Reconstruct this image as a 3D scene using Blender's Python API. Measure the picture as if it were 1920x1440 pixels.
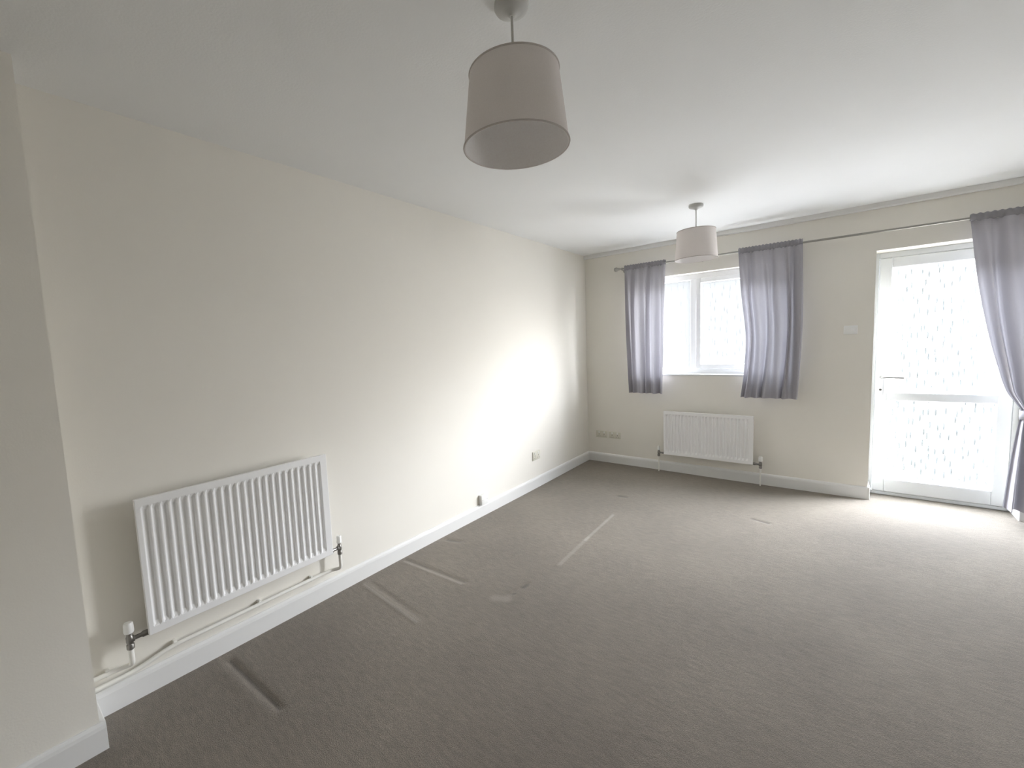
import bpy, bmesh, math, random
from mathutils import Vector, Matrix

for o in list(bpy.data.objects):
    bpy.data.objects.remove(o, do_unlink=True)
scene = bpy.context.scene
COL = scene.collection
random.seed(7)

# ------------------------------------------------------------------ camera
cam_d = bpy.data.cameras.new('camera')
cam = bpy.data.objects.new('camera', cam_d)
COL.objects.link(cam)
F, YAW, PITCH, ROLL = 801.6, 0.6887, -0.0890, -0.0432
cy, sy, cp, sp, cr, sr = math.cos(YAW), math.sin(YAW), math.cos(PITCH), math.sin(PITCH), math.cos(ROLL), math.sin(ROLL)
fwd = Vector((-sy * cp, cy * cp, sp))
right = Vector((cy, sy, 0))
up = right.cross(fwd)
r2 = cr * right + sr * up
u2 = -sr * right + cr * up
m = Matrix((r2, u2, -fwd)).transposed().to_4x4()
m.translation = Vector((2.2347, -4.7223, 1.4106))
cam.matrix_world = m
cam_d.sensor_fit = 'HORIZONTAL'
cam_d.sensor_width = 36
cam_d.lens = F / 1920 * 36
cam_d.shift_x = 60.0 / 1920
cam_d.shift_y = 1.5 / 1920
cam_d.clip_start = 0.02
scene.camera = cam

# ------------------------------------------------------------------ daylight
world = bpy.data.worlds.new('bright_overcast_sky')
scene.world = world
world.use_nodes = True
nt = world.node_tree
bg = nt.nodes['Background']
tc = nt.nodes.new('ShaderNodeTexCoord')
sx = nt.nodes.new('ShaderNodeSeparateXYZ')
nt.links.new(tc.outputs['Generated'], sx.inputs[0])
mp = nt.nodes.new('ShaderNodeMapRange')
mp.inputs[1].default_value = -1
mp.inputs[2].default_value = 1
nt.links.new(sx.outputs['Z'], mp.inputs[0])
rp = nt.nodes.new('ShaderNodeValToRGB')
nt.links.new(mp.outputs[0], rp.inputs[0])
SKY_TOP = 18.0
# radiance by height: sunlit paving below, horizon band dimmed so panes keep their pattern, bright cloud above
LEVELS = [(-1.0, 1.2, (0.99, 0.985, 1.0)), (-0.65, 0.9, (0.98, 0.985, 1.01)), (-0.37, 5.2, (0.98, 0.985, 1.01)), (-0.29, 0.145, (1.0, 1.0, 1.0)),
          (0.14, 0.145, (0.98, 1.0, 1.0)), (0.26, 12.0, (0.89, 0.93, 1.04)), (0.65, 7.5, (0.87, 0.93, 1.04)), (1.0, 4.0, (0.87, 0.93, 1.04))]
e = rp.color_ramp.elements
while len(e) < len(LEVELS):
    e.new(0.5)
for q, (z, v, c) in zip(e, LEVELS):
    q.position = (z + 1) / 2
    q.color = (c[0] * v / SKY_TOP, c[1] * v / SKY_TOP, c[2] * v / SKY_TOP, 1)
# the sun behind thin cloud, off to the right of the garden
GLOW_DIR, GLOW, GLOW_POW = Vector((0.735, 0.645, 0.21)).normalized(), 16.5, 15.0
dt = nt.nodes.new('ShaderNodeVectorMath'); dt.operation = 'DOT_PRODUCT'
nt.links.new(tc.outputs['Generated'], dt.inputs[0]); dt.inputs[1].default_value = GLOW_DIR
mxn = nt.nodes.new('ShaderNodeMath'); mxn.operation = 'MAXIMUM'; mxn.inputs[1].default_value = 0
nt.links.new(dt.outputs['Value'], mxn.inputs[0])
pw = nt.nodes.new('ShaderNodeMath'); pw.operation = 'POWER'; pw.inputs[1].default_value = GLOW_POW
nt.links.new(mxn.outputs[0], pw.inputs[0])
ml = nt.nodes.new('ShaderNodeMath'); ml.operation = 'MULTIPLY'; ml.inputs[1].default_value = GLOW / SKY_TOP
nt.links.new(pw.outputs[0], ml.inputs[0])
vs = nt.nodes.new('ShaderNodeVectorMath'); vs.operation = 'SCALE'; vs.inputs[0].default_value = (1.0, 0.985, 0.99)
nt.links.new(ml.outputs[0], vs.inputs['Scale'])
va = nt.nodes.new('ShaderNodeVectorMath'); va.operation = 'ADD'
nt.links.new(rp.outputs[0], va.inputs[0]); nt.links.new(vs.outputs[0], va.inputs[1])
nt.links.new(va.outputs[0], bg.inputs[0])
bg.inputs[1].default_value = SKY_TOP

def portal(name, x0, x1, z0, z1, y, into):
    d = bpy.data.lights.new(name, 'AREA')
    d.shape = 'RECTANGLE'
    d.size = x1 - x0
    d.size_y = z1 - z0
    d.cycles.is_portal = True
    o = bpy.data.objects.new(name, d)
    COL.objects.link(o)
    o.location = ((x0 + x1) / 2, y, (z0 + z1) / 2)
    o.rotation_euler = (math.radians(90) * into, 0, 0)   # -1: light travels to -y
    return o

WX0, WX1, WZ0, WZ1 = 0.60, 1.95, 1.025, 2.052      # window opening in the far wall
DX0, DX1, DZ1 = 2.50, 3.32, 2.035                  # door opening
RX, BY = 3.75, -5.6                                # right wall, back wall
H = 2.40
portal('window_daylight', WX0, WX1, WZ0, WZ1, 0.27, -1)
portal('door_daylight', DX0, DX1, 0.0, DZ1, 0.27, -1)

scene.view_settings.view_transform = 'Standard'
scene.view_settings.look = 'None'
scene.view_settings.gamma = 1
scene.view_settings.use_curve_mapping = False
scene.view_settings.exposure = 2.56
scene.cycles.max_bounces = 14
scene.cycles.diffuse_bounces = 9
scene.cycles.transmission_bounces = 8
scene.cycles.transparent_max_bounces = 12
scene.cycles.sample_clamp_indirect = 6.0

# ------------------------------------------------------------------ materials
def lin(r, g, b):
    f = lambda c: (c / 255 / 12.92) if c / 255 <= 0.04045 else ((c / 255 + 0.055) / 1.055) ** 2.4
    return (f(r), f(g), f(b), 1)

def mat(name, col, rough=0.6, metal=0.0, noise=0.0, nscale=40.0, bump=0.0, bscale=200.0, spec=0.3):
    mt = bpy.data.materials.new(name)
    mt.use_nodes = True
    t = mt.node_tree
    b = t.nodes['Principled BSDF']
    b.inputs['Roughness'].default_value = rough
    b.inputs['Metallic'].default_value = metal
    b.inputs['Specular IOR Level'].default_value = spec
    b.inputs['Base Color'].default_value = col
    tc = t.nodes.new('ShaderNodeTexCoord')
    if noise:
        n = t.nodes.new('ShaderNodeTexNoise')
        n.inputs['Scale'].default_value = nscale
        n.inputs['Detail'].default_value = 4
        t.links.new(tc.outputs['Object'], n.inputs['Vector'])
        mx = t.nodes.new('ShaderNodeMix')
        mx.data_type = 'RGBA'
        mx.inputs[6].default_value = tuple(c * (1 - noise) for c in col[:3]) + (1,)
        mx.inputs[7].default_value = tuple(min(1, c * (1 + noise)) for c in col[:3]) + (1,)
        t.links.new(n.outputs[0], mx.inputs[0])
        t.links.new(mx.outputs[2], b.inputs['Base Color'])
    if bump:
        n2 = t.nodes.new('ShaderNodeTexNoise')
        n2.inputs['Scale'].default_value = bscale
        n2.inputs['Detail'].default_value = 3
        t.links.new(tc.outputs['Object'], n2.inputs['Vector'])
        bp = t.nodes.new('ShaderNodeBump')
        bp.inputs['Strength'].default_value = bump
        bp.inputs['Distance'].default_value = 0.004
        t.links.new(n2.outputs[0], bp.inputs['Height'])
        t.links.new(bp.outputs[0], b.inputs['Normal'])
    return mt

M_WALL = mat('cream_paint', (0.785, 0.76, 0.70, 1), 0.75, noise=0.015, nscale=3, bump=0.06, bscale=160)
M_CEIL = mat('white_ceiling_paint', (0.875, 0.885, 0.885, 1), 0.85, noise=0.012, nscale=4, bump=0.12, bscale=120)
M_GLOSS = mat('white_gloss_woodwork', (0.74, 0.74, 0.73, 1), 0.28, noise=0.01, nscale=8, bump=0.02, bscale=60, spec=0.5)
M_RAD = mat('white_radiator_enamel', (0.86, 0.86, 0.86, 1), 0.30, noise=0.008, nscale=10, spec=0.5)
M_UPVC = mat('white_upvc_darkened', (0.66, 0.68, 0.69, 1), 0.3, noise=0.008, nscale=10, spec=0.5)  # door copy of the white uPVC, colour darkened against strong light in the recess
M_UPVCW = mat('white_upvc_lit', (0.85, 0.86, 0.87, 1), 0.3, noise=0.008, nscale=10, spec=0.5)  # same uPVC at the window, colour lightened to stand for the glare there
M_PLAST = mat('white_plastic', (0.82, 0.82, 0.80, 1), 0.35, noise=0.01, nscale=30, spec=0.5)
M_PLATE = mat('aged_cream_plastic', (0.66, 0.64, 0.55, 1), 0.45, noise=0.02, nscale=30, spec=0.4)
M_CHROME = mat('dull_chrome', (0.42, 0.42, 0.41, 1), 0.32, metal=1.0, noise=0.05, nscale=60)
M_DARK = mat('dark_brass_fitting', (0.10, 0.095, 0.085, 1), 0.4, metal=0.6, noise=0.08, nscale=80)
M_FIT = mat('tarnished_valve_metal', (0.26, 0.25, 0.235, 1), 0.38, metal=0.8, noise=0.08, nscale=80)
M_POLE = mat('brushed_steel_pole', (0.36, 0.35, 0.32, 1), 0.38, metal=0.9, noise=0.04, nscale=50)
M_PIPE = mat('white_painted_pipe', (0.82, 0.81, 0.76, 1), 0.32, noise=0.02, nscale=20, spec=0.5)
M_ROSE = mat('shadow_grey_plastic', (0.56, 0.56, 0.54, 1), 0.5, noise=0.04, nscale=40)  # white plastic in shadow; the darkening is put into the base colour
M_SLOT = mat('dark_gap', (0.06, 0.06, 0.06, 1), 0.6, noise=0.05)

def fabric(name, col, transl, weave=900.0, inner=None, sheer=0.0):
    mt = bpy.data.materials.new(name)
    mt.use_nodes = True
    t = mt.node_tree
    out = t.nodes['Material Output']
    t.nodes.remove(t.nodes['Principled BSDF'])
    tc = t.nodes.new('ShaderNodeTexCoord')
    n = t.nodes.new('ShaderNodeTexNoise')
    n.inputs['Scale'].default_value = weave
    n.inputs['Detail'].default_value = 2
    t.links.new(tc.outputs['Object'], n.inputs['Vector'])
    mx = t.nodes.new('ShaderNodeMix')
    mx.data_type = 'RGBA'
    mx.inputs[6].default_value = tuple(c * 0.93 for c in col[:3]) + (1,)
    mx.inputs[7].default_value = tuple(min(1, c * 1.07) for c in col[:3]) + (1,)
    t.links.new(n.outputs[0], mx.inputs[0])
    d = t.nodes.new('ShaderNodeBsdfDiffuse')
    tr = t.nodes.new('ShaderNodeBsdfTranslucent')
    t.links.new(mx.outputs[2], d.inputs[0])
    t.links.new(mx.outputs[2], tr.inputs[0])
    bp = t.nodes.new('ShaderNodeBump')
    bp.inputs['Strength'].default_value = 0.15
    bp.inputs['Distance'].default_value = 0.002
    t.links.new(n.outputs[0], bp.inputs['Height'])
    t.links.new(bp.outputs[0], d.inputs['Normal'])
    s = t.nodes.new('ShaderNodeMixShader')
    s.inputs[0].default_value = transl
    t.links.new(d.outputs[0], s.inputs[1])
    t.links.new(tr.outputs[0], s.inputs[2])
    last = s
    if sheer:
        tp = t.nodes.new('ShaderNodeBsdfTransparent')
        s2 = t.nodes.new('ShaderNodeMixShader')
        s2.inputs[0].default_value = sheer
        t.links.new(s.outputs[0], s2.inputs[1])
        t.links.new(tp.outputs[0], s2.inputs[2])
        last = s2
    t.links.new(last.outputs[0], out.inputs[0])
    return mt

M_CURT = fabric('grey_lilac_curtain_cloth', (0.385, 0.375, 0.402, 1), 0.13, 700, sheer=0.0)
M_HEAD = fabric('gathered_curtain_heading', (0.30, 0.295, 0.315, 1), 0.06, 700)
M_SHADE = fabric('taupe_shade_cloth', (0.92, 0.88, 0.865, 1), 0.24, 500)
M_TRIM = fabric('shade_edge_binding', (0.60, 0.56, 0.54, 1), 0.05, 500)
M_LINER = fabric('shade_lining', (0.97, 0.94, 0.93, 1), 0.30, 200)

def glass_film(name, sx_, sz_, dashw, dashl, clear, strength, tint):
    """clear pane covered by a white film with small upright dashes"""
    mt = bpy.data.materials.new(name)
    mt.use_nodes = True
    t = mt.node_tree
    out = t.nodes['Material Output']
    t.nodes.remove(t.nodes['Principled BSDF'])
    tc = t.nodes.new('ShaderNodeTexCoord')
    mp = t.nodes.new('ShaderNodeMapping')
    mp.inputs['Scale'].default_value = (1 / sx_, 1, 1 / sz_)
    t.links.new(tc.outputs['Object'], mp.inputs[0])
    s3 = t.nodes.new('ShaderNodeSeparateXYZ')
    t.links.new(mp.outputs[0], s3.inputs[0])
    c3 = t.nodes.new('ShaderNodeCombineXYZ')
    t.links.new(s3.outputs[0], c3.inputs[0])
    t.links.new(s3.outputs[2], c3.inputs[1])
    v = t.nodes.new('ShaderNodeTexVoronoi')
    v.voronoi_dimensions = '2D'
    v.inputs['Scale'].default_value = 1.0
    v.inputs['Randomness'].default_value = 0.8
    t.links.new(c3.outputs[0], v.inputs['Vector'])
    sub = t.nodes.new('ShaderNodeVectorMath'); sub.operation = 'SUBTRACT'
    t.links.new(c3.outputs[0], sub.inputs[0])
    t.links.new(v.outputs['Position'], sub.inputs[1])
    ab = t.nodes.new('ShaderNodeVectorMath'); ab.operation = 'ABSOLUTE'
    t.links.new(sub.outputs[0], ab.inputs[0])
    dv = t.nodes.new('ShaderNodeVectorMath'); dv.operation = 'DIVIDE'
    t.links.new(ab.outputs[0], dv.inputs[0])
    dv.inputs[1].default_value = (dashw / sx_, dashl / sz_, 1)
    ln = t.nodes.new('ShaderNodeVectorMath'); ln.operation = 'LENGTH'
    t.links.new(dv.outputs[0], ln.inputs[0])
    mr = t.nodes.new('ShaderNodeMapRange')
    mr.inputs[1].default_value = 1.1
    mr.inputs[2].default_value = 0.6
    mr.inputs[3].default_value = 0.0
    mr.inputs[4].default_value = strength
    t.links.new(ln.outputs['Value'], mr.inputs[0])
    tp = t.nodes.new('ShaderNodeBsdfTransparent')
    tp.inputs[0].default_value = (tint, tint * 1.01, tint * 1.01, 1)
    tl = t.nodes.new('ShaderNodeBsdfTranslucent')
    tl.inputs[0].default_value = (0.9, 0.92, 0.93, 1)
    df = t.nodes.new('ShaderNodeBsdfDiffuse')
    df.inputs[0].default_value = (0.42, 0.45, 0.46, 1)
    gl = t.nodes.new('ShaderNodeBsdfGlossy')
    gl.inputs['Roughness'].default_value = 0.08
    a = t.nodes.new('ShaderNodeMixShader'); a.inputs[0].default_value = clear
    t.links.new(tl.outputs[0], a.inputs[1]); t.links.new(tp.outputs[0], a.inputs[2])
    b = t.nodes.new('ShaderNodeMixShader')
    t.links.new(mr.outputs[0], b.inputs[0])
    t.links.new(a.outputs[0], b.inputs[1]); t.links.new(df.outputs[0], b.inputs[2])
    c = t.nodes.new('ShaderNodeMixShader'); c.inputs[0].default_value = 0.03
    t.links.new(b.outputs[0], c.inputs[1]); t.links.new(gl.outputs[0], c.inputs[2])
    t.links.new(c.outputs[0], out.inputs[0])
    return mt

M_DOORGLASS = glass_film('dash_patterned_door_glass', 0.046, 0.10, 0.0055, 0.030, 0.996, 0.8, 0.97)
M_WINGLASS = glass_film('dash_patterned_window_glass', 0.055, 0.11, 0.005, 0.030, 0.985, 0.30, 0.78)

# ------------------------------------------------------------------ mesh helpers
def new_obj(name, bm, material, parent=None, smooth=False):
    me = bpy.data.meshes.new(name)
    bmesh.ops.recalc_face_normals(bm, faces=bm.faces)
    bm.to_mesh(me)
    bm.free()
    me.materials.append(material)
    if smooth:
        for p in me.polygons:
            p.use_smooth = True
        try:
            me.set_sharp_from_angle(angle=math.radians(42))
        except Exception:
            pass
    o = bpy.data.objects.new(name, me)
    COL.objects.link(o)
    if parent is not None:
        o.parent = parent
    return o

def empty(name, loc, rz=0.0):
    o = bpy.data.objects.new(name, None)
    o.empty_display_size = 0.05
    COL.objects.link(o)
    o.location = loc
    o.rotation_euler = (0, 0, rz)
    return o

def tag(o, label, cat, group=None):
    o['label'] = label
    o['category'] = cat
    if group:
        o['group'] = group
    return o

def structure(o):
    o['kind'] = 'structure'
    return o

def box(bm, x0, x1, y0, y1, z0, z1, bev=0.0, seg=2):
    vs = [bm.verts.new(p) for p in ((x0, y0, z0), (x1, y0, z0), (x1, y1, z0), (x0, y1, z0),
                                    (x0, y0, z1), (x1, y0, z1), (x1, y1, z1), (x0, y1, z1))]
    fs = [bm.faces.new([vs[i] for i in f]) for f in
          ((3, 2, 1, 0), (4, 5, 6, 7), (0, 1, 5, 4), (1, 2, 6, 5), (2, 3, 7, 6), (3, 0, 4, 7))]
    if bev:
        es = set()
        for f in fs:
            es.update(f.edges)
        bmesh.ops.bevel(bm, geom=list(es), offset=bev, segments=seg, affect='EDGES', profile=0.5)

def prism(bm, prof, axis, a, b, mitre_a=0.0, mitre_b=0.0):
    """profile of (depth, height) pairs swept along x or y from a to b"""
    n = len(prof)
    def pt(s, d, z, mt):
        s = s + mt * abs(d)
        return (s, d, z) if axis == 'x' else (d, s, z)
    A = [bm.verts.new(pt(a, d, z, mitre_a)) for d, z in prof]
    B = [bm.verts.new(pt(b, d, z, mitre_b)) for d, z in prof]
    for i in range(n):
        j = (i + 1) % n
        bm.faces.new((A[i], A[j], B[j], B[i]))
    bm.faces.new(A[::-1])
    bm.faces.new(B)

def lathe(bm, prof, c=(0, 0, 0), axis='z', seg=40, closed=False):
    rings = []
    for r, h in prof:
        ring = []
        for i in range(seg):
            t = 2 * math.pi * i / seg
            a, b = r * math.cos(t), r * math.sin(t)
            p = {'z': (a, b, h), 'x': (h, a, b), 'y': (a, h, b)}[axis]
            ring.append(bm.verts.new((p[0] + c[0], p[1] + c[1], p[2] + c[2])))
        rings.append(ring)
    R = len(rings)
    for q in range(R if closed else R - 1):
        A, B = rings[q], rings[(q + 1) % R]
        for i in range(seg):
            j = (i + 1) % seg
            bm.faces.new((A[i], A[j], B[j], B[i]))
    if not closed:
        bm.faces.new(rings[0][::-1])
        bm.faces.new(rings[-1])

def smooth_path(pts, rad, n=6):
    """round the corners of a polyline"""
    P = [Vector(p) for p in pts]
    out = [P[0]]
    for i in range(1, len(P) - 1):
        a, b, c = P[i - 1], P[i], P[i + 1]
        d1, d2 = (a - b), (c - b)
        r = min(rad, d1.length * 0.45, d2.length * 0.45)
        p1, p2 = b + d1.normalized() * r, b + d2.normalized() * r
        for k in range(n + 1):
            t = k / n
            out.append((1 - t) ** 2 * p1 + 2 * t * (1 - t) * b + t * t * p2)
    out.append(P[-1])
    return out

def tube(bm, pts, r, seg=12):
    P = [Vector(p) for p in pts]
    rings = []
    nrm = None
    for i, p in enumerate(P):
        d = (P[min(i + 1, len(P) - 1)] - P[max(i - 1, 0)]).normalized()
        if nrm is None:
            nrm = d.orthogonal().normalized()
        nrm = (nrm - d * nrm.dot(d)).normalized()
        bn = d.cross(nrm)
        rings.append([bm.verts.new(p + r * (math.cos(2 * math.pi * k / seg) * nrm + math.sin(2 * math.pi * k / seg) * bn))
                      for k in range(seg)])
    for A, B in zip(rings, rings[1:]):
        for i in range(seg):
            j = (i + 1) % seg
            bm.faces.new((A[i], A[j], B[j], B[i]))
    bm.faces.new(rings[0][::-1])
    bm.faces.new(rings[-1])

def quad_frame(bm, x0, x1, z0, z1, y0, y1, w, bev=0.004):
    """rectangular frame of four bars in the xz plane"""
    l, r_, b, t = w if isinstance(w, tuple) else (w, w, w, w)
    box(bm, x0, x0 + l, y0, y1, z0, z1, bev)
    box(bm, x1 - r_, x1, y0, y1, z0, z1, bev)
    box(bm, x0 + l - 0.001, x1 - r_ + 0.001, y0, y1, z0, z0 + b, bev)
    box(bm, x0 + l - 0.001, x1 - r_ + 0.001, y0, y1, z1 - t, z1, bev)

# ------------------------------------------------------------------ room shell
NW, NY = 0.195, -4.518         # nearer stretch of the left wall stands forward
WT = 0.25

bm = bmesh.new()
box(bm, -0.25, 0, NY - 0.05, WT, -0.05, H + 0.05)
structure(new_obj('wall_left', bm, M_WALL))
bm = bmesh.new()
box(bm, -0.25, NW, BY - WT, NY, -0.05, H + 0.05)
structure(new_obj('wall_left_near', bm, M_WALL))

bm = bmesh.new()
for x0, x1, z0, z1 in ((0, WX0, -0.05, H + 0.05), (WX0, WX1, -0.05, WZ0), (WX0, WX1, WZ1, H + 0.05),
                       (WX1, DX0, -0.05, H + 0.05), (DX0, DX1, DZ1, H + 0.05), (DX1, RX + WT, -0.05, H + 0.05)):
    box(bm, x0, x1, 0, WT, z0, z1)
bmesh.ops.remove_doubles(bm, verts=bm.verts, dist=1e-5)
structure(new_obj('wall_far', bm, M_WALL))
bm = bmesh.new()
box(bm, RX, RX + WT, BY - WT, 0, -0.05, H + 0.05)
structure(new_obj('wall_right', bm, M_WALL))
bm = bmesh.new()
box(bm, NW, RX, BY - WT, BY, -0.05, H + 0.05)
structure(new_obj('wall_back', bm, M_WALL))
bm = bmesh.new()
box(bm, -0.25, RX + WT, BY - WT, WT, H, H + 0.12)
structure(new_obj('ceiling', bm, M_CEIL))

# ---- carpeted floor: real dents where furniture stood, gentle unevenness
DENTS = [  # x0, y0, x1, y1, half width, depth
    (0.09, -4.045, 0.55, -4.033, 0.014, 0.008),
    (0.05, -4.095, 0.50, -4.085, 0.026, -0.002),
    (0.06, -3.28, 0.60, -3.335, 0.016, -0.003), (0.10, -3.245, 0.55, -3.295, 0.014, 0.003),
    (0.06, -2.93, 0.55, -2.906, 0.016, 0.004), (0.06, -2.96, 0.55, -2.94, 0.016, -0.002),
    (0.90, -2.42, 0.885, -1.45, 0.020, -0.002), (0.07, -2.55, 0.16, -2.52, 0.02, 0.005),
    (1.81, -0.955, 1.90, -0.985, 0.014, 0.006), (0.76, -1.01, 0.83, -1.00, 0.018, 0.006),
    (0.85, -2.85, 0.87, -2.70, 0.012, 0.005),
]
def floor_z(x, y):
    z = 0.0012 * (math.sin(3.1 * x + 1.7 * y) + math.sin(1.9 * x - 2.6 * y + 1))
    for x0, y0, x1, y1, w, d in DENTS:
        if min(x0, x1) - 0.1 < x < max(x0, x1) + 0.1 and min(y0, y1) - 0.1 < y < max(y0, y1) + 0.1:
            dx, dy = x1 - x0, y1 - y0
            t = max(0, min(1, ((x - x0) * dx + (y - y0) * dy) / (dx * dx + dy * dy)))
            q = math.hypot(x - x0 - t * dx, y - y0 - t * dy) / w
            if q < 2.5:
                z -= d * math.exp(-q * q)
    return z - 0.0024

STEP = 0.0135
nx, ny = int((RX + 0.02) / STEP), int((-BY + WT) / STEP)
verts = []
for j in range(ny + 1):
    y = BY + (-BY + WT) * j / ny
    for i in range(nx + 1):
        x = -0.01 + (RX + 0.02) * i / nx
        verts.append((x, y, floor_z(x, y)))
faces = []
for j in range(ny):
    for i in range(nx):
        a = j * (nx + 1) + i
        faces.append((a, a + 1, a + nx + 2, a + nx + 1))
n0 = len(verts)
for p in ((-0.01, BY), (RX + 0.01, BY), (RX + 0.01, WT), (-0.01, WT)):
    verts.append((p[0], p[1], -0.06))
faces.append((n0 + 3, n0 + 2, n0 + 1, n0))
me = bpy.data.meshes.new('floor')
me.from_pydata(verts, [], faces)
me.update()
for p in me.polygons:
    p.use_smooth = True
floor = bpy.data.objects.new('floor', me)
COL.objects.link(floor)
structure(floor)

def carpet():
    mt = bpy.data.materials.new('greige_carpet')
    mt.use_nodes = True
    t = mt.node_tree
    b = t.nodes['Principled BSDF']
    b.inputs['Roughness'].default_value = 0.95
    b.inputs['Specular IOR Level'].default_value = 0.08
    b.inputs['Sheen Weight'].default_value = 0.15
    b.inputs['Sheen Roughness'].default_value = 0.6
    tc = t.nodes.new('ShaderNodeTexCoord')
    def noise(scale, detail, stretch=None):
        n = t.nodes.new('ShaderNodeTexNoise')
        n.inputs['Scale'].default_value = scale
        n.inputs['Detail'].default_value = detail
        if stretch:
            mpn = t.nodes.new('ShaderNodeMapping')
            mpn.inputs['Scale'].default_value = stretch
            mpn.inputs['Rotation'].default_value = (0, 0, 0.35)
            t.links.new(tc.outputs['Object'], mpn.inputs[0])
            t.links.new(mpn.outputs[0], n.inputs['Vector'])
        else:
            t.links.new(tc.outputs['Object'], n.inputs['Vector'])
        return n
    def mix(fac, c1, c2, mode='MIX'):
        x = t.nodes.new('ShaderNodeMix')
        x.data_type = 'RGBA'
        x.blend_type = mode
        for s, v in ((0, fac), (6, c1), (7, c2)):
            if hasattr(v, 'is_linked') or hasattr(v, 'links'):
                t.links.new(v, x.inputs[s])
            else:
                x.inputs[s].default_value = v
        return x.outputs[2]
    base = mix(noise(240, 3).outputs[0], (0.114, 0.096, 0.076, 1), (0.300, 0.263, 0.217, 1))
    wear = noise(1.3, 5)
    mr = t.nodes.new('ShaderNodeMapRange')
    mr.inputs[1].default_value = 0.35; mr.inputs[2].default_value = 0.68
    mr.inputs[3].default_value = 0.90; mr.inputs[4].default_value = 1.09
    t.links.new(wear.outputs[0], mr.inputs[0])
    streak = noise(16, 5, (1, 4.0, 1))
    mr2 = t.nodes.new('ShaderNodeMapRange')
    mr2.inputs[1].default_value = 0.3; mr2.inputs[2].default_value = 0.7
    mr2.inputs[3].default_value = 0.89; mr2.inputs[4].default_value = 1.11
    t.links.new(streak.outputs[0], mr2.inputs[0])
    mul = t.nodes.new('ShaderNodeMath'); mul.operation = 'MULTIPLY'
    t.links.new(mr.outputs[0], mul.inputs[0]); t.links.new(mr2.outputs[0], mul.inputs[1])
    vm = t.nodes.new('ShaderNodeVectorMath'); vm.operation = 'SCALE'
    t.links.new(base, vm.inputs[0]); t.links.new(mul.outputs[0], vm.inputs['Scale'])
    col = vm.outputs[0]
    # stains and marks with a shape of their own: capsules between two points
    def mark(p, q, r, colour, amount):
        nonlocal col
        p, q = Vector((*p, 0)), Vector((*q, 0))
        ba = q - p
        fl = t.nodes.new('ShaderNodeVectorMath'); fl.operation = 'MULTIPLY'
        t.links.new(tc.outputs['Object'], fl.inputs[0]); fl.inputs[1].default_value = (1, 1, 0)
        pa = t.nodes.new('ShaderNodeVectorMath'); pa.operation = 'SUBTRACT'
        t.links.new(fl.outputs[0], pa.inputs[0]); pa.inputs[1].default_value = p
        dt = t.nodes.new('ShaderNodeVectorMath'); dt.operation = 'DOT_PRODUCT'
        t.links.new(pa.outputs[0], dt.inputs[0]); dt.inputs[1].default_value = ba / ba.length_squared
        cl = t.nodes.new('ShaderNodeClamp'); t.links.new(dt.outputs['Value'], cl.inputs[0])
        sc = t.nodes.new('ShaderNodeVectorMath'); sc.operation = 'SCALE'
        sc.inputs[0].default_value = ba; t.links.new(cl.outputs[0], sc.inputs['Scale'])
        df = t.nodes.new('ShaderNodeVectorMath'); df.operation = 'DISTANCE'
        t.links.new(pa.outputs[0], df.inputs[0]); t.links.new(sc.outputs[0], df.inputs[1])
        m_ = t.nodes.new('ShaderNodeMapRange')
        m_.interpolation_type = 'SMOOTHSTEP'
        m_.inputs[1].default_value = r * 1.5; m_.inputs[2].default_value = r * 0.3
        m_.inputs[3].default_value = 0; m_.inputs[4].default_value = amount
        t.links.new(df.outputs['Value'], m_.inputs[0])
        col = mix(m_.outputs[0], col, colour)
    dark = (0.085, 0.075, 0.065, 1)
    pale = (0.50, 0.465, 0.41, 1)
    mark((0.863, -2.835), (0.866, -2.83), 0.011, dark, 0.6)
    mark((0.872, -2.745), (0.876, -2.715), 0.015, dark, 0.6)
    mark((1.80, -0.955), (1.90, -0.985), 0.013, dark, 0.55)
    mark((0.77, -1.01), (0.83, -1.00), 0.020, dark, 0.45)
    mark((0.08, -2.555), (0.17, -2.525), 0.014, dark, 0.45)
    mark((0.09, -4.045), (0.55, -4.033), 0.008, dark, 0.5)
    mark((0.92, -2.40), (0.905, -1.95), 0.014, pale, 0.2)
    mark((0.906, -2.0), (0.893, -1.46), 0.012, pale, 0.28)
    mark((0.07, -3.285), (0.60, -3.34), 0.010, pale, 0.22)
    mark((0.06, -2.955), (0.55, -2.935), 0.010, pale, 0.2)
    mark((0.05, -2.925), (0.55, -2.905), 0.008, dark, 0.25)
    mark((0.80, -2.93), (0.86, -2.90), 0.03, pale, 0.18)
    mark((1.75, -3.30), (1.80, -3.29), 0.016, dark, 0.15)
    mark((1.95, -2.45), (1.98, -2.44), 0.02, dark, 0.18)
    t.links.new(col, b.inputs['Base Color'])
    bp = t.nodes.new('ShaderNodeBump')
    bp.inputs['Strength'].default_value = 0.55
    bp.inputs['Distance'].default_value = 0.006
    t.links.new(noise(330, 3).outputs[0], bp.inputs['Height'])
    t.links.new(bp.outputs[0], b.inputs['Normal'])
    return mt
me.materials.append(carpet())

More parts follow.
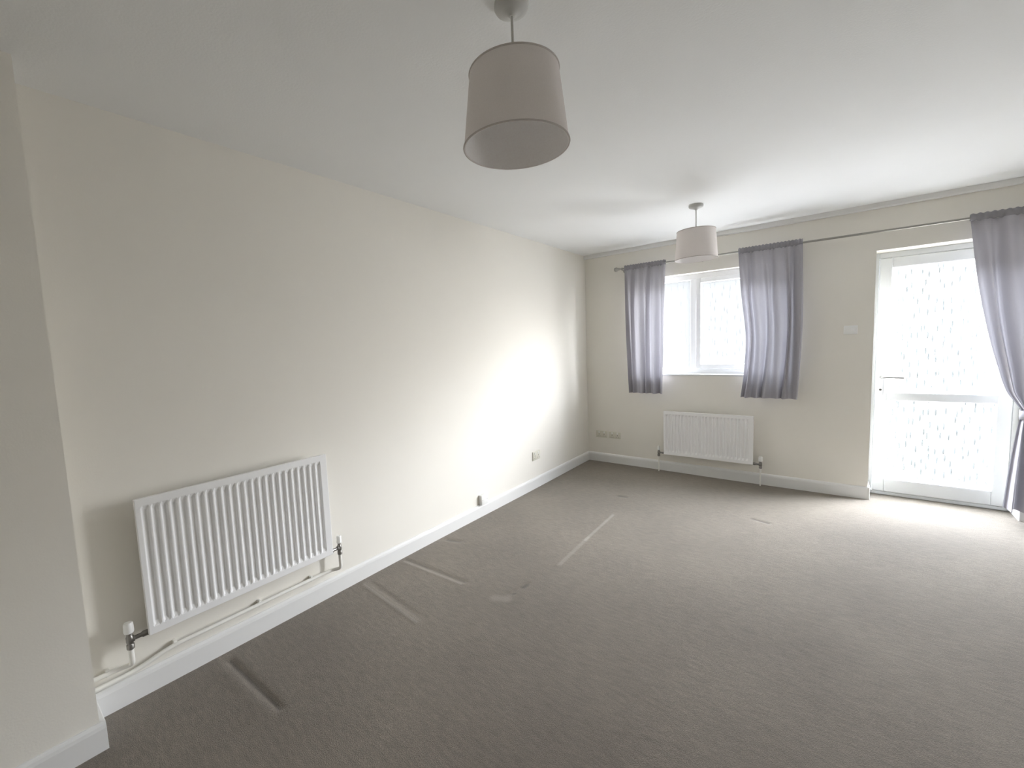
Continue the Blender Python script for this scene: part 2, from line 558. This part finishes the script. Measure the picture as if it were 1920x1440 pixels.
# ---- skirting boards
SH, ST = 0.102, 0.016
def skirt_prof(sgn):
    return [(0, -0.01), (sgn * ST, -0.01), (sgn * ST, SH - 0.022), (sgn * (ST - 0.003), SH - 0.010),
            (sgn * (ST - 0.008), SH - 0.003), (sgn * (ST - 0.011), SH), (0, SH)]
bm = bmesh.new()
prism(bm, skirt_prof(1), 'y', NY, 0.0)
structure(new_obj('baseboard_left', bm, M_GLOSS))
bm = bmesh.new()
prism(bm, [(d, z) for d, z in skirt_prof(-1)], 'x', ST, DX0 + 0.004)
box(bm, DX0 - 0.001, DX0 + 0.014, -ST, 0.19, -0.01, SH, 0.004)
structure(new_obj('baseboard_far', bm, M_GLOSS))
bm = bmesh.new()
prism(bm, [(NW + d, z) for d, z in skirt_prof(1)], 'y', BY, NY + ST)
box(bm, ST, NW + 0.004, NY, NY + ST, -0.01, SH, 0.003)
structure(new_obj('baseboard_left_near', bm, M_GLOSS))
bm = bmesh.new()
prism(bm, skirt_prof(-1), 'x', DX1 - 0.004, RX)
box(bm, DX1 - 0.014, DX1 + 0.001, -ST, 0.19, -0.01, SH, 0.004)
structure(new_obj('baseboard_far_right', bm, M_GLOSS))
bm = bmesh.new()
prism(bm, [(RX + d, z) for d, z in skirt_prof(-1)], 'y', BY, -ST)
structure(new_obj('baseboard_right', bm, M_GLOSS))

# ---- slim bead along the top of the far wall
bm = bmesh.new()
prism(bm, [(0, H), (-0.030, H), (-0.030, H - 0.034), (-0.024, H - 0.042), (0, H - 0.042)], 'x', 0.0, RX)
structure(new_obj('trim_1', bm, M_GLOSS))

# ------------------------------------------------------------------ window in the far wall
win = structure(empty('window_1', ((WX0 + WX1) / 2, 0.0, WZ0)))
def wpart(name, bm, mt, parent=win, smooth=False):
    o = new_obj(name, bm, mt, parent, smooth)
    if parent is win:
        o.location = (-win.location.x, 0, -win.location.z)
    return o
FY0, FY1 = 0.105, 0.165
bm = bmesh.new()
quad_frame(bm, WX0, WX1, WZ0 + 0.012, WZ1, FY0, FY1, (0.055, 0.055, 0.055, 0.055))
MX = 1.135
box(bm, MX - 0.03, MX + 0.03, FY0 + 0.004, FY1, WZ0 + 0.06, WZ1 - 0.05, 0.004)
wframe = wpart('window_frame', bm, M_UPVCW)
bm = bmesh.new()
quad_frame(bm, MX + 0.026, WX1 - 0.05, WZ0 + 0.062, WZ1 - 0.05, FY0 - 0.012, FY1 - 0.005, 0.045)
case = wpart('casement', bm, M_UPVCW)
bm = bmesh.new()
box(bm, WX1 - 0.083, WX1 - 0.067, FY0 - 0.022, FY0 - 0.010, 1.44, 1.50, 0.003)
box(bm, WX1 - 0.082, WX1 - 0.068, FY0 - 0.040, FY0 - 0.022, 1.46, 1.58, 0.004)
new_obj('window_handle', bm, M_PLAST, case)
bm = bmesh.new()
box(bm, WX0 + 0.05, MX - 0.025, 0.136, 0.142, WZ0 + 0.062, WZ1 - 0.05)
wpart('pane', bm, M_WINGLASS)
bm = bmesh.new()
box(bm, MX + 0.066, WX1 - 0.09, 0.136, 0.142, WZ0 + 0.10, WZ1 - 0.09)
wpart('pane', bm, M_WINGLASS)
bm = bmesh.new()
box(bm, WX0 - 0.004, WX1 + 0.004, -0.006, 0.17, WZ0 - 0.004, WZ0 + 0.014, 0.004)
wpart('window_sill', bm, M_GLOSS)

# ------------------------------------------------------------------ glazed door
door = structure(empty('door_1', ((DX0 + DX1) / 2, 0.20, 0.0)))
def dpart(name, bm, mt, parent=door, smooth=False):
    o = new_obj(name, bm, mt, parent, smooth)
    if parent is door:
        o.location = (-door.location.x, -door.location.y, 0)
    return o
DY0, DY1 = 0.185, 0.245
bm = bmesh.new()
quad_frame(bm, DX0, DX1, 0.0, DZ1, DY0 + 0.006, DY1, (0.032, 0.032, 0.028, 0.045), 0.005)
dpart('door_frame', bm, M_UPVC)
LX0, LX1, LZ0, LZ1 = DX0 + 0.034, DX1 - 0.034, 0.030, DZ1 - 0.047
bm = bmesh.new()
quad_frame(bm, LX0, LX1, LZ0, LZ1, DY0 - 0.004, DY1 - 0.006, (0.078, 0.078, 0.115, 0.082), 0.008)
box(bm, LX0 + 0.07, LX1 - 0.07, DY0 - 0.002, DY1 - 0.008, 0.815, 0.882, 0.006)
leaf = dpart('door_leaf', bm, M_UPVC)
for z0, z1 in ((LZ0 + 0.11, 0.818), (0.879, LZ1 - 0.078)):
    bm = bmesh.new()
    box(bm, LX0 + 0.073, LX1 - 0.073, 0.208, 0.216, z0, z1)
    dpart('glass_pane', bm, M_DOORGLASS)
bm = bmesh.new()
box(bm, 2.548, 2.582, DY0 - 0.012, DY0 - 0.003, 0.86, 1.08, 0.006)
hp = dpart('handle_plate', bm, M_UPVC)
bm = bmesh.new()
tube(bm, smooth_path([(2.565, DY0 - 0.010, 1.012), (2.565, DY0 - 0.052, 1.012), (2.70, DY0 - 0.052, 1.008)], 0.02), 0.0085)
dh = dpart('door_handle', bm, M_CHROME, smooth=True)
dh['label'] = 'grey lever handle'
bm = bmesh.new()
lathe(bm, [(0.0075, DY0 - 0.018), (0.0085, DY0 - 0.016), (0.0085, DY0 - 0.010)], (2.565, 0, 0.905), 'y', 16)
kh = dpart('keyhole', bm, M_DARK, smooth=True)

# ------------------------------------------------------------------ radiators
def radiator(root, w, z0, z1, nribs, trv_side):
    """local frame: x along the wall, -y into the room, z from the floor"""
    h = z1 - z0
    yf = -0.092            # outermost face of the ribs
    dep = 0.010            # rib depth
    pitch = (w - 0.050) / nribs
    xs = [(-w / 2, 0.0), (-w / 2 + 0.004, 0.0)]
    prof = [(-w / 2, 1.0), (-w / 2 + 0.025 - pitch * 0.20, 1.0)]
    x = -w / 2 + 0.025
    for i in range(nribs):
        prof += [(x + pitch * 0.00, 0.0), (x + pitch * 0.42, 0.0), (x + pitch * 0.60, 1.0), (x + pitch * 0.82, 1.0)]
        x += pitch
    prof.append((w / 2, 1.0))
    prof[-2] = (prof[-2][0], 1.0)
    rows = [0.0, 0.030, 0.040, 0.052, h - 0.052, h - 0.040, h - 0.030, h]
    msk = [0, 0, 0.45, 1, 1, 0.45, 0, 0]
    bm = bmesh.new()
    grid = []
    for z, k in zip(rows, msk):
        grid.append([bm.verts.new((px, yf + dep * (1 - p) * k, z0 + z)) for px, p in prof])
    for a, b in zip(grid, grid[1:]):
        for i in range(len(prof) - 1):
            bm.faces.new((a[i], a[i + 1], b[i + 1], b[i]))
    loop = [v for v in grid[0]] + [g[-1] for g in grid[1:]] + [v for v in grid[-1][-2::-1]] + [g[0] for g in grid[-2:0:-1]]
    rim = [bm.verts.new((v.co.x * 0.9965, yf + 0.005, z0 + h / 2 + (v.co.z - z0 - h / 2) * 1.0)) for v in loop]
    back = [bm.verts.new((v.co.x, yf + 0.020, v.co.z)) for v in loop]
    n = len(loop)
    for i in range(n):
        j = (i + 1) % n
        bm.faces.new((loop[i], loop[j], back[j], back[i]))
    for v in rim:
        bm.verts.remove(v)
    bm.faces.new(back[::-1])
    p = new_obj('panel', bm, M_RAD, root)
    bv = p.modifiers.new('soft_edges', 'BEVEL')
    bv.width = 0.0022
    bv.segments = 2
    bv.limit_method = 'ANGLE'
    bv.angle_limit = math.radians(25)
    # convector fins behind
    bm = bmesh.new()
    nf = int(w / 0.034)
    for i in range(nf):
        fx = -w / 2 + 0.03 + (w - 0.06) * i / (nf - 1)
        box(bm, fx - 0.0012, fx + 0.0012, yf + 0.019, yf + 0.058, z0 + 0.07, z1 - 0.06)
    new_obj('convector_fins', bm, M_RAD, root)
    for sx in (-1, 1):
        bm = bmesh.new()
        bx = sx * (w / 2 - 0.16)
        box(bm, bx - 0.018, bx + 0.018, -0.006, -0.0013, z0 + 0.06, z1 - 0.08, 0.001)
        box(bm, bx - 0.018, bx + 0.018, yf + 0.018, -0.004, z0 + 0.10, z0 + 0.125, 0.001)
        box(bm, bx - 0.018, bx + 0.018, yf + 0.018, -0.004, z1 - 0.14, z1 - 0.115, 0.001)
        new_obj('wall_bracket', bm, M_RAD, root)
    # valves, one at each lower end
    for sx in (-1, 1):
        vx = sx * (w / 2 + 0.058)
        zc = z0 - 0.034 + 0.04
        vy = -0.062
        bm = bmesh.new()
        lathe(bm, [(0.009, 0), (0.012, 0.002), (0.012, 0.020), (0.0085, 0.024), (0.0085, 0.046), (0.013, 0.048), (0.013, 0.064), (0.008, 0.066)],
              (0, vy, zc), 'x', 16)
        for v in bm.verts:
            v.co.x = sx * (w / 2 - 0.004) + sx * v.co.x
        lathe(bm, [(0.010, zc - 0.040), (0.0135, zc - 0.037), (0.0135, zc - 0.020), (0.010, zc - 0.016), (0.013, zc - 0.008),
                   (0.013, zc + 0.012), (0.010, zc + 0.016), (0.010, zc + 0.030)], (vx, vy, 0), 'z', 18)
        v = new_obj('valve', bm, M_FIT, root, True)
        v['label'] = 'dull metal valve body'
        bm = bmesh.new()
        if sx == trv_side:
            lathe(bm, [(0.012, zc + 0.028), (0.0165, zc + 0.031), (0.0175, zc + 0.037), (0.0165, zc + 0.066), (0.0135, zc + 0.072), (0.008, zc + 0.074)],
                  (vx, vy, 0), 'z', 24)
            c = new_obj('valve_head', bm, M_PLAST, v, True)
        else:
            lathe(bm, [(0.010, zc + 0.028), (0.0145, zc + 0.030), (0.0135, zc + 0.066), (0.011, zc + 0.070)], (vx, vy, 0), 'z', 20)
            c = new_obj('valve_cap', bm, M_PLAST, v, True)
    return root

LW, LYC = 0.845, -3.905
rl = tag(empty('radiator', (0, LYC, 0), math.pi / 2),
         'large white ribbed panel radiator low on the long cream left wall', 'radiator', 'white panel radiators')
radiator(rl, LW, 0.283, 0.857, 24, -1)
FWD, FXC = 0.800, 1.293
rf = tag(empty('radiator', (FXC, 0, 0), 0.0),
         'smaller white panel radiator on the far wall under the window', 'radiator', 'white panel radiators')
radiator(rf, FWD, 0.196, 0.656, 24, 1)
# short tails of the far radiator, going down into the floor
for sx in (-1, 1):
    bm = bmesh.new()
    vx = sx * (FWD / 2 + 0.058)
    tube(bm, [(vx, -0.062, 0.165), (vx, -0.062, -0.004)], 0.0055)
    new_obj('pipe_tail', bm, M_PIPE, rf, True)

# pipes above the skirting, running from behind the near wall corner
VL = LYC - LW / 2 - 0.058
VR = LYC + LW / 2 + 0.058
def pipe_clip(y, z, parent, x=0.012):
    bm = bmesh.new()
    box(bm, 0.0, x + 0.010, y - 0.007, y + 0.007, z - 0.015, z + 0.016, 0.003)
    o = new_obj('pipe_clip', bm, M_PIPE, parent)
    return o
bm = bmesh.new()
tube(bm, smooth_path([(0.020, NY - 0.02, 0.168), (0.020, VL - 0.06, 0.168), (0.030, VL, 0.168), (0.062, VL, 0.19), (0.062, VL, 0.2475)], 0.035), 0.0095)
p1 = tag(new_obj('heating_pipe', bm, M_PIPE, None, True),
         'short white pipe rising to the white valve head at the left of the large radiator', 'pipe', 'white heating pipes')
pipe_clip(NY + 0.06, 0.168, p1)
bm = bmesh.new()
tube(bm, smooth_path([(0.026, NY - 0.02, 0.128), (0.026, VL + 0.02, 0.130), (0.026, VL + 0.13, 0.160), (0.024, VR - 0.10, 0.160),
                      (0.030, VR - 0.03, 0.160), (0.062, VR, 0.165), (0.062, VR, 0.2475)], 0.045), 0.0095)
p2 = tag(new_obj('heating_pipe', bm, M_PIPE, None, True),
         'long white pipe running just above the skirting beneath the large radiator', 'pipe', 'white heating pipes')
for y in (VL + 0.155, LYC + 0.04, VR - 0.16):
    pipe_clip(y, 0.160, p2, 0.016)

# ------------------------------------------------------------------ socket plates
def plate(name, label, cat, corner, axis, w, h, t, material, detail, group=None):
    """axis 'x': on the far wall facing -y; axis 'y': on the left wall facing +x"""
    rz = 0 if axis == 'x' else math.pi / 2
    root = tag(empty(name, corner, rz), label, cat, group)
    bm = bmesh.new()
    box(bm, -w / 2, w / 2, -t, 0, -h / 2, h / 2, min(0.004, t * 0.4), 3)
    new_obj('face_plate', bm, material, root, True)
    for d in detail:
        bm = bmesh.new()
        nm, x0, x1, z0, z1, dt, mt_ = d
        box(bm, x0, x1, -t - dt, -t + 0.001, z0, z1, 0.001)
        new_obj(nm, bm, mt_, root)
    return root
def socket_detail(w, gang):
    D = []
    for g in range(gang):
        c = (g - (gang - 1) / 2) * 0.062
        D += [('rocker_switch', c - 0.006, c + 0.006, 0.012, 0.032, 0.003, M_PLAST),
              ('pin_slot', c - 0.003, c + 0.003, -0.008, 0.004, 0.0004, M_SLOT),
              ('pin_slot', c - 0.015, c - 0.008, -0.026, -0.020, 0.0004, M_SLOT),
              ('pin_slot', c + 0.008, c + 0.015, -0.026, -0.020, 0.0004, M_SLOT)]
    return D
plate('socket_box', 'white surface-mounted box on the left wall resting just above the skirting', 'socket',
      (0.0, -2.045, 0.141), 'y', 0.088, 0.082, 0.032, M_PLAST,
      [('cover_screw', -0.032, -0.026, -0.003, 0.003, 0.0006, M_CHROME), ('cover_screw', 0.026, 0.032, -0.003, 0.003, 0.0006, M_CHROME)])
plate('wall_socket', 'pale flush socket plate on the left wall near the far corner', 'socket',
      (0.0, -1.185, 0.318), 'y', 0.128, 0.086, 0.009, M_PLATE, socket_detail(0.128, 2), 'wall socket plates')
plate('wall_socket', 'faint cream plate on the far wall, the one next to the room corner', 'socket',
      (0.172, 0.0, 0.327), 'x', 0.140, 0.080, 0.008, M_PLATE, socket_detail(0.140, 2), 'wall socket plates')
plate('wall_socket', 'faint cream plate on the far wall, the one nearer the small radiator', 'socket',
      (0.330, 0.0, 0.326), 'x', 0.140, 0.076, 0.008, M_PLATE, socket_detail(0.140, 2), 'wall socket plates')
plate('light_switch', 'pale light switch plate on the far wall left of the glazed door', 'switch',
      (2.358, 0.0, 1.416), 'x', 0.088, 0.072, 0.009, M_PLAST,
      [('rocker_switch', -0.022, -0.004, -0.014, 0.014, 0.003, M_PLAST), ('rocker_switch', 0.004, 0.022, -0.014, 0.014, 0.003, M_PLAST)])

# ------------------------------------------------------------------ curtain pole
PZ, PYY = 2.170, -0.10
pole = tag(empty('curtain_pole', (1.9, 0, PZ)), 'thin grey metal curtain pole with ball end across the far wall above window and door', 'curtain pole')
def ppart(name, bm, mt_):
    o = new_obj(name, bm, mt_, pole, True)
    o.location = (-1.9, 0, -PZ)
    return o
bm = bmesh.new()
tube(bm, [(0.435, PYY, PZ + 0.008), (2.0, PYY, PZ), (3.71, PYY, PZ - 0.012)], 0.0085, 16)
ppart('rod', bm, M_POLE)
bm = bmesh.new()
lathe(bm, [(0.006, 0.390), (0.017, 0.394), (0.023, 0.405), (0.023, 0.417), (0.017, 0.428), (0.010, 0.434), (0.013, 0.440), (0.013, 0.447), (0.009, 0.450)],
      (0, PYY, PZ + 0.008), 'x', 20)
ppart('finial', bm, M_POLE)
for bx in (0.474, 1.24, 3.73):
    bm = bmesh.new()
    lathe(bm, [(0.022, 0.0), (0.022, -0.006), (0.010, -0.010), (0.006, -0.012), (0.006, PYY + 0.004)], (bx, 0, PZ - 0.004), 'y', 18)
    lathe(bm, [(0.0085, bx - 0.007), (0.0125, bx - 0.007), (0.0125, bx + 0.007), (0.0085, bx + 0.007)], (0, PYY, PZ + 0.009 - 0.004 * bx), 'x', 16, closed=True)
    ppart('bracket', bm, M_POLE)

# ------------------------------------------------------------------ curtains
def interp(tab, z):
    tab = sorted(tab)
    if z <= tab[0][0]: return tab[0][1]
    for (a, b), (c, d) in zip(tab, tab[1:]):
        if z <= c:
            t = (z - a) / (c - a)
            return b + (d - b) * t
    return tab[-1][1]

def spline(tab, z):
    """smooth (Catmull-Rom) interpolation of (z, value) pairs"""
    T = sorted(tab)
    if z <= T[0][0]: return T[0][1]
    if z >= T[-1][0]: return T[-1][1]
    for i in range(len(T) - 1):
        if T[i][0] <= z <= T[i + 1][0]:
            (z1, v1), (z2, v2) = T[i], T[i + 1]
            z0_, v0 = T[i - 1] if i > 0 else (z1 - (z2 - z1), v1 - (v2 - v1))
            z3, v3 = T[i + 2] if i + 2 < len(T) else (z2 + (z2 - z1), v2 + (v2 - v1))
            m1 = (v2 - v0) / (z2 - z0_) * (z2 - z1)
            m2 = (v3 - v1) / (z3 - z1) * (z2 - z1)
            t = (z - z1) / (z2 - z1)
            return (2 * t**3 - 3 * t**2 + 1) * v1 + (t**3 - 2 * t**2 + t) * m1 + (-2 * t**3 + 3 * t**2) * v2 + (t**3 - t**2) * m2

def curtain(label, left, right, ztop, zbot, folds, amp, seed, heading=0.045, yoff=None, tie=None, side='left'):
    rnd = random.Random(seed)
    x0 = spline(left, ztop)
    root = tag(empty('curtain', ((spline(left, ztop) + spline(right, ztop)) / 2, PYY, zbot)), label, 'curtain', 'grey curtains')
    ph = [rnd.uniform(-0.9, 0.9) for _ in range(folds + 2)]
    am = [rnd.uniform(0.55, 1.25) for _ in range(folds + 2)]
    NU, NZ = folds * 14, 90
    def pos(u, z):
        l, r = spline(left, z), spline(right, z)
        s = (ztop - z) / (ztop - zbot)
        # unequal folds, drifting a little on the way down
        w = u * folds
        i = int(min(w, folds - 1e-6))
        f = w - i
        a = am[i] * (1 - f) + am[i + 1] * f
        p = ph[i] * (1 - f) + ph[i + 1] * f
        d = interp(amp, z)
        y = d * a * math.sin(2 * math.pi * w + p * (0.4 + 1.1 * s)) + 0.35 * d * math.sin(2 * math.pi * w * 0.5 + 3.1 * s + seed)
        sh = 0.18 * (r - l) / folds * math.sin(2 * math.pi * w * 0.5 + p + 2 * s) * min(1, s * 3)
        edge = min(1, min(u, 1 - u) * 8)
        top = max(0.0, 1 - (ztop - z) / 0.10)
        fine = top * 0.004 * math.sin(2 * math.pi * u * folds * 3.0)
        yo = interp(yoff, z) if yoff else 0
        return (l + (r - l) * u + sh * edge, PYY + y + fine + yo, z)
    def sheet(za, zb, n, grow=0.0):
        bm = bmesh.new()
        rows = []
        for j in range(n + 1):
            z = za + (zb - za) * j / n
            row = []
            for i in range(NU + 1):
                q = pos(i / NU, z)
                row.append(bm.verts.new((q[0], q[1] - grow, q[2])))
            rows.append(row)
        for A, B in zip(rows, rows[1:]):
            for i in range(NU):
                bm.faces.new((A[i], A[i + 1], B[i + 1], B[i]))
        return bm
    def add(name, bm, mt_):
        o = new_obj(name, bm, mt_, root, True)
        o.location = (-root.location.x, -root.location.y, -root.location.z)
        return o
    add('fabric', sheet(ztop - heading, zbot, NZ), M_CURT)
    # gathered heading: a pocket that wraps the pole
    bm = bmesh.new()
    NS = 12
    rows = []
    for j in range(NS + 1):
        t = math.pi * 2 * j / NS
        row = []
        for i in range(NU + 1):
            u = i / NU
            zc = ztop - heading * 0.5
            x = spline(left, zc) + (spline(right, zc) - spline(left, zc)) * u
            g = 0.0035 * math.sin(2 * math.pi * u * folds * 3.0 + 0.6 * math.sin(9 * u + seed))
            row.append(bm.verts.new((x, PYY - (0.0135 + g) * math.cos(t), zc + (heading * 0.56 + g) * math.sin(t))))
        rows.append(row)
    for A, B in zip(rows, rows[1:]):
        for i in range(NU):
            bm.faces.new((A[i], A[i + 1], B[i + 1], B[i]))
    bmesh.ops.remove_doubles(bm, verts=bm.verts, dist=1e-5)
    add('heading', bm, M_HEAD)
    if tie:
        z, lx, rx = tie
        bm = bmesh.new()
        cxx, rxx = (lx + rx) / 2, (rx - lx) / 2 + 0.012
        prof = []
        A, B = [], []
        for k_ in range(32):
            t = 2 * math.pi * k_ / 32
            A.append(bm.verts.new((cxx + rxx * math.cos(t), PYY + 0.075 * math.sin(t), z - 0.03 + 0.02 * math.cos(t))))
            B.append(bm.verts.new((cxx + rxx * math.cos(t), PYY + 0.075 * math.sin(t), z + 0.03 + 0.02 * math.cos(t))))
        for k_ in range(32):
            j = (k_ + 1) % 32
            bm.faces.new((A[k_], A[j], B[j], B[k_]))
        o = add('tieback', bm, M_HEAD)
        sm = o.modifiers.new('thickness', 'SOLIDIFY')
        sm.thickness = 0.003
    return root

curtain('short grey curtain at the left of the window, next to the pole end',
        [(2.205, 0.503), (1.6, 0.515), (1.2, 0.53), (0.84, 0.545)],
        [(2.205, 0.925), (1.6, 0.905), (1.2, 0.90), (0.84, 0.892)],
        2.203, 0.840, 5, [(0.84, 0.030), (1.6, 0.026), (2.05, 0.016), (2.20, 0.007)], 3)
curtain('short grey curtain at the right of the window, between window and light switch',
        [(2.205, 1.557), (1.8, 1.585), (1.4, 1.625), (1.1, 1.615), (0.832, 1.588)],
        [(2.205, 2.030), (1.6, 2.045), (1.2, 2.035), (0.832, 2.018)],
        2.200, 0.832, 6, [(0.84, 0.030), (1.6, 0.028), (2.05, 0.018), (2.20, 0.007)], 11)
curtain('long grey curtain swept aside at the right of the glazed door',
        [(2.19, 2.972), (1.75, 3.024), (1.40, 3.083), (1.14, 3.140), (0.94, 3.195), (0.86, 3.238), (0.80, 3.268),
         (0.73, 3.258), (0.50, 3.237), (0.19, 3.219), (0.08, 3.214)],
        [(2.19, 3.700), (1.6, 3.690), (1.1, 3.60), (0.80, 3.42), (0.5, 3.50), (0.08, 3.56)],
        2.188, 0.095, 7, [(0.08, 0.040), (0.5, 0.030), (0.80, 0.016), (1.2, 0.030), (1.9, 0.024), (2.19, 0.008)], 5,
        tie=(0.80, 3.268, 3.42))

# ------------------------------------------------------------------ pendant lamps
def pendant(x, y, label, zb, zt, rb, rt):
    root = tag(empty('pendant_lamp', (x, y, H)), label, 'ceiling lamp', 'drum pendant lamps')
    def part(name, bm, mt_, parent=root):
        o = new_obj(name, bm, mt_, parent, True)
        return o
    bm = bmesh.new()
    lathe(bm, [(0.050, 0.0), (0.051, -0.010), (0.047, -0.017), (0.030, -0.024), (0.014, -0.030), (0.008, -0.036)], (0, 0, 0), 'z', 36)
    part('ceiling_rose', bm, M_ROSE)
    bm = bmesh.new()
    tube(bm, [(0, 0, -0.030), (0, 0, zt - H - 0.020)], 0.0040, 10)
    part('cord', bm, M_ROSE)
    bm = bmesh.new()
    z = zt - H
    lathe(bm, [(0.009, z - 0.005), (0.015, z - 0.012), (0.015, z - 0.040), (0.022, z - 0.042), (0.022, z - 0.054), (0.018, z - 0.056), (0.018, z - 0.072)], (0, 0, 0), 'z', 24)
    part('lamp_holder', bm, M_PLAST)
    # drum shade with thickness, cloth outside and lining inside
    z0, z1 = zb - H, zt - H
    bm = bmesh.new()
    lathe(bm, [(rb, z0), (rt, z1), (rt - 0.0022, z1), (rb - 0.0022, z0)], (0, 0, 0), 'z', 72, closed=True)
    sh = part('lamp_shade', bm, M_SHADE)
    bm = bmesh.new()
    lathe(bm, [(rb - 0.0026, z0 + 0.0015), (rt - 0.0026, z1 - 0.0015), (rt - 0.0040, z1 - 0.0015), (rb - 0.0040, z0 + 0.0015)], (0, 0, 0), 'z', 72, closed=True)
    part('shade_lining', bm, M_LINER, sh)
    for zz, rr in ((z0 + 0.002, rb + 0.0004), (z1 - 0.002, rt + 0.0004)):
        bm = bmesh.new()
        pts = [(rr * math.cos(2 * math.pi * i / 72), rr * math.sin(2 * math.pi * i / 72), zz) for i in range(73)]
        tube(bm, pts, 0.0026, 8)
        part('shade_trim', bm, M_TRIM, sh)
    bm = bmesh.new()
    pts = [(0.024 * math.cos(2 * math.pi * i / 24), 0.024 * math.sin(2 * math.pi * i / 24), z1 - 0.048) for i in range(25)]
    tube(bm, pts, 0.002, 8)
    for i in range(3):
        t = 2 * math.pi * i / 3 + 0.4
        tube(bm, [(0.024 * math.cos(t), 0.024 * math.sin(t), z1 - 0.048), ((rt - 0.004) * math.cos(t), (rt - 0.004) * math.sin(t), z1 - 0.006)], 0.002, 8)
    part('shade_spider', bm, M_CHROME, sh)
    return root
pendant(1.492, -3.601, 'taupe drum-shade pendant lamp hanging nearest, at the top centre', 1.998, 2.208, 0.156, 0.131)
pendant(1.425, -1.090, 'pale grey drum-shade pendant lamp hanging farther off in front of the window', 2.000, 2.214, 0.147, 0.132)
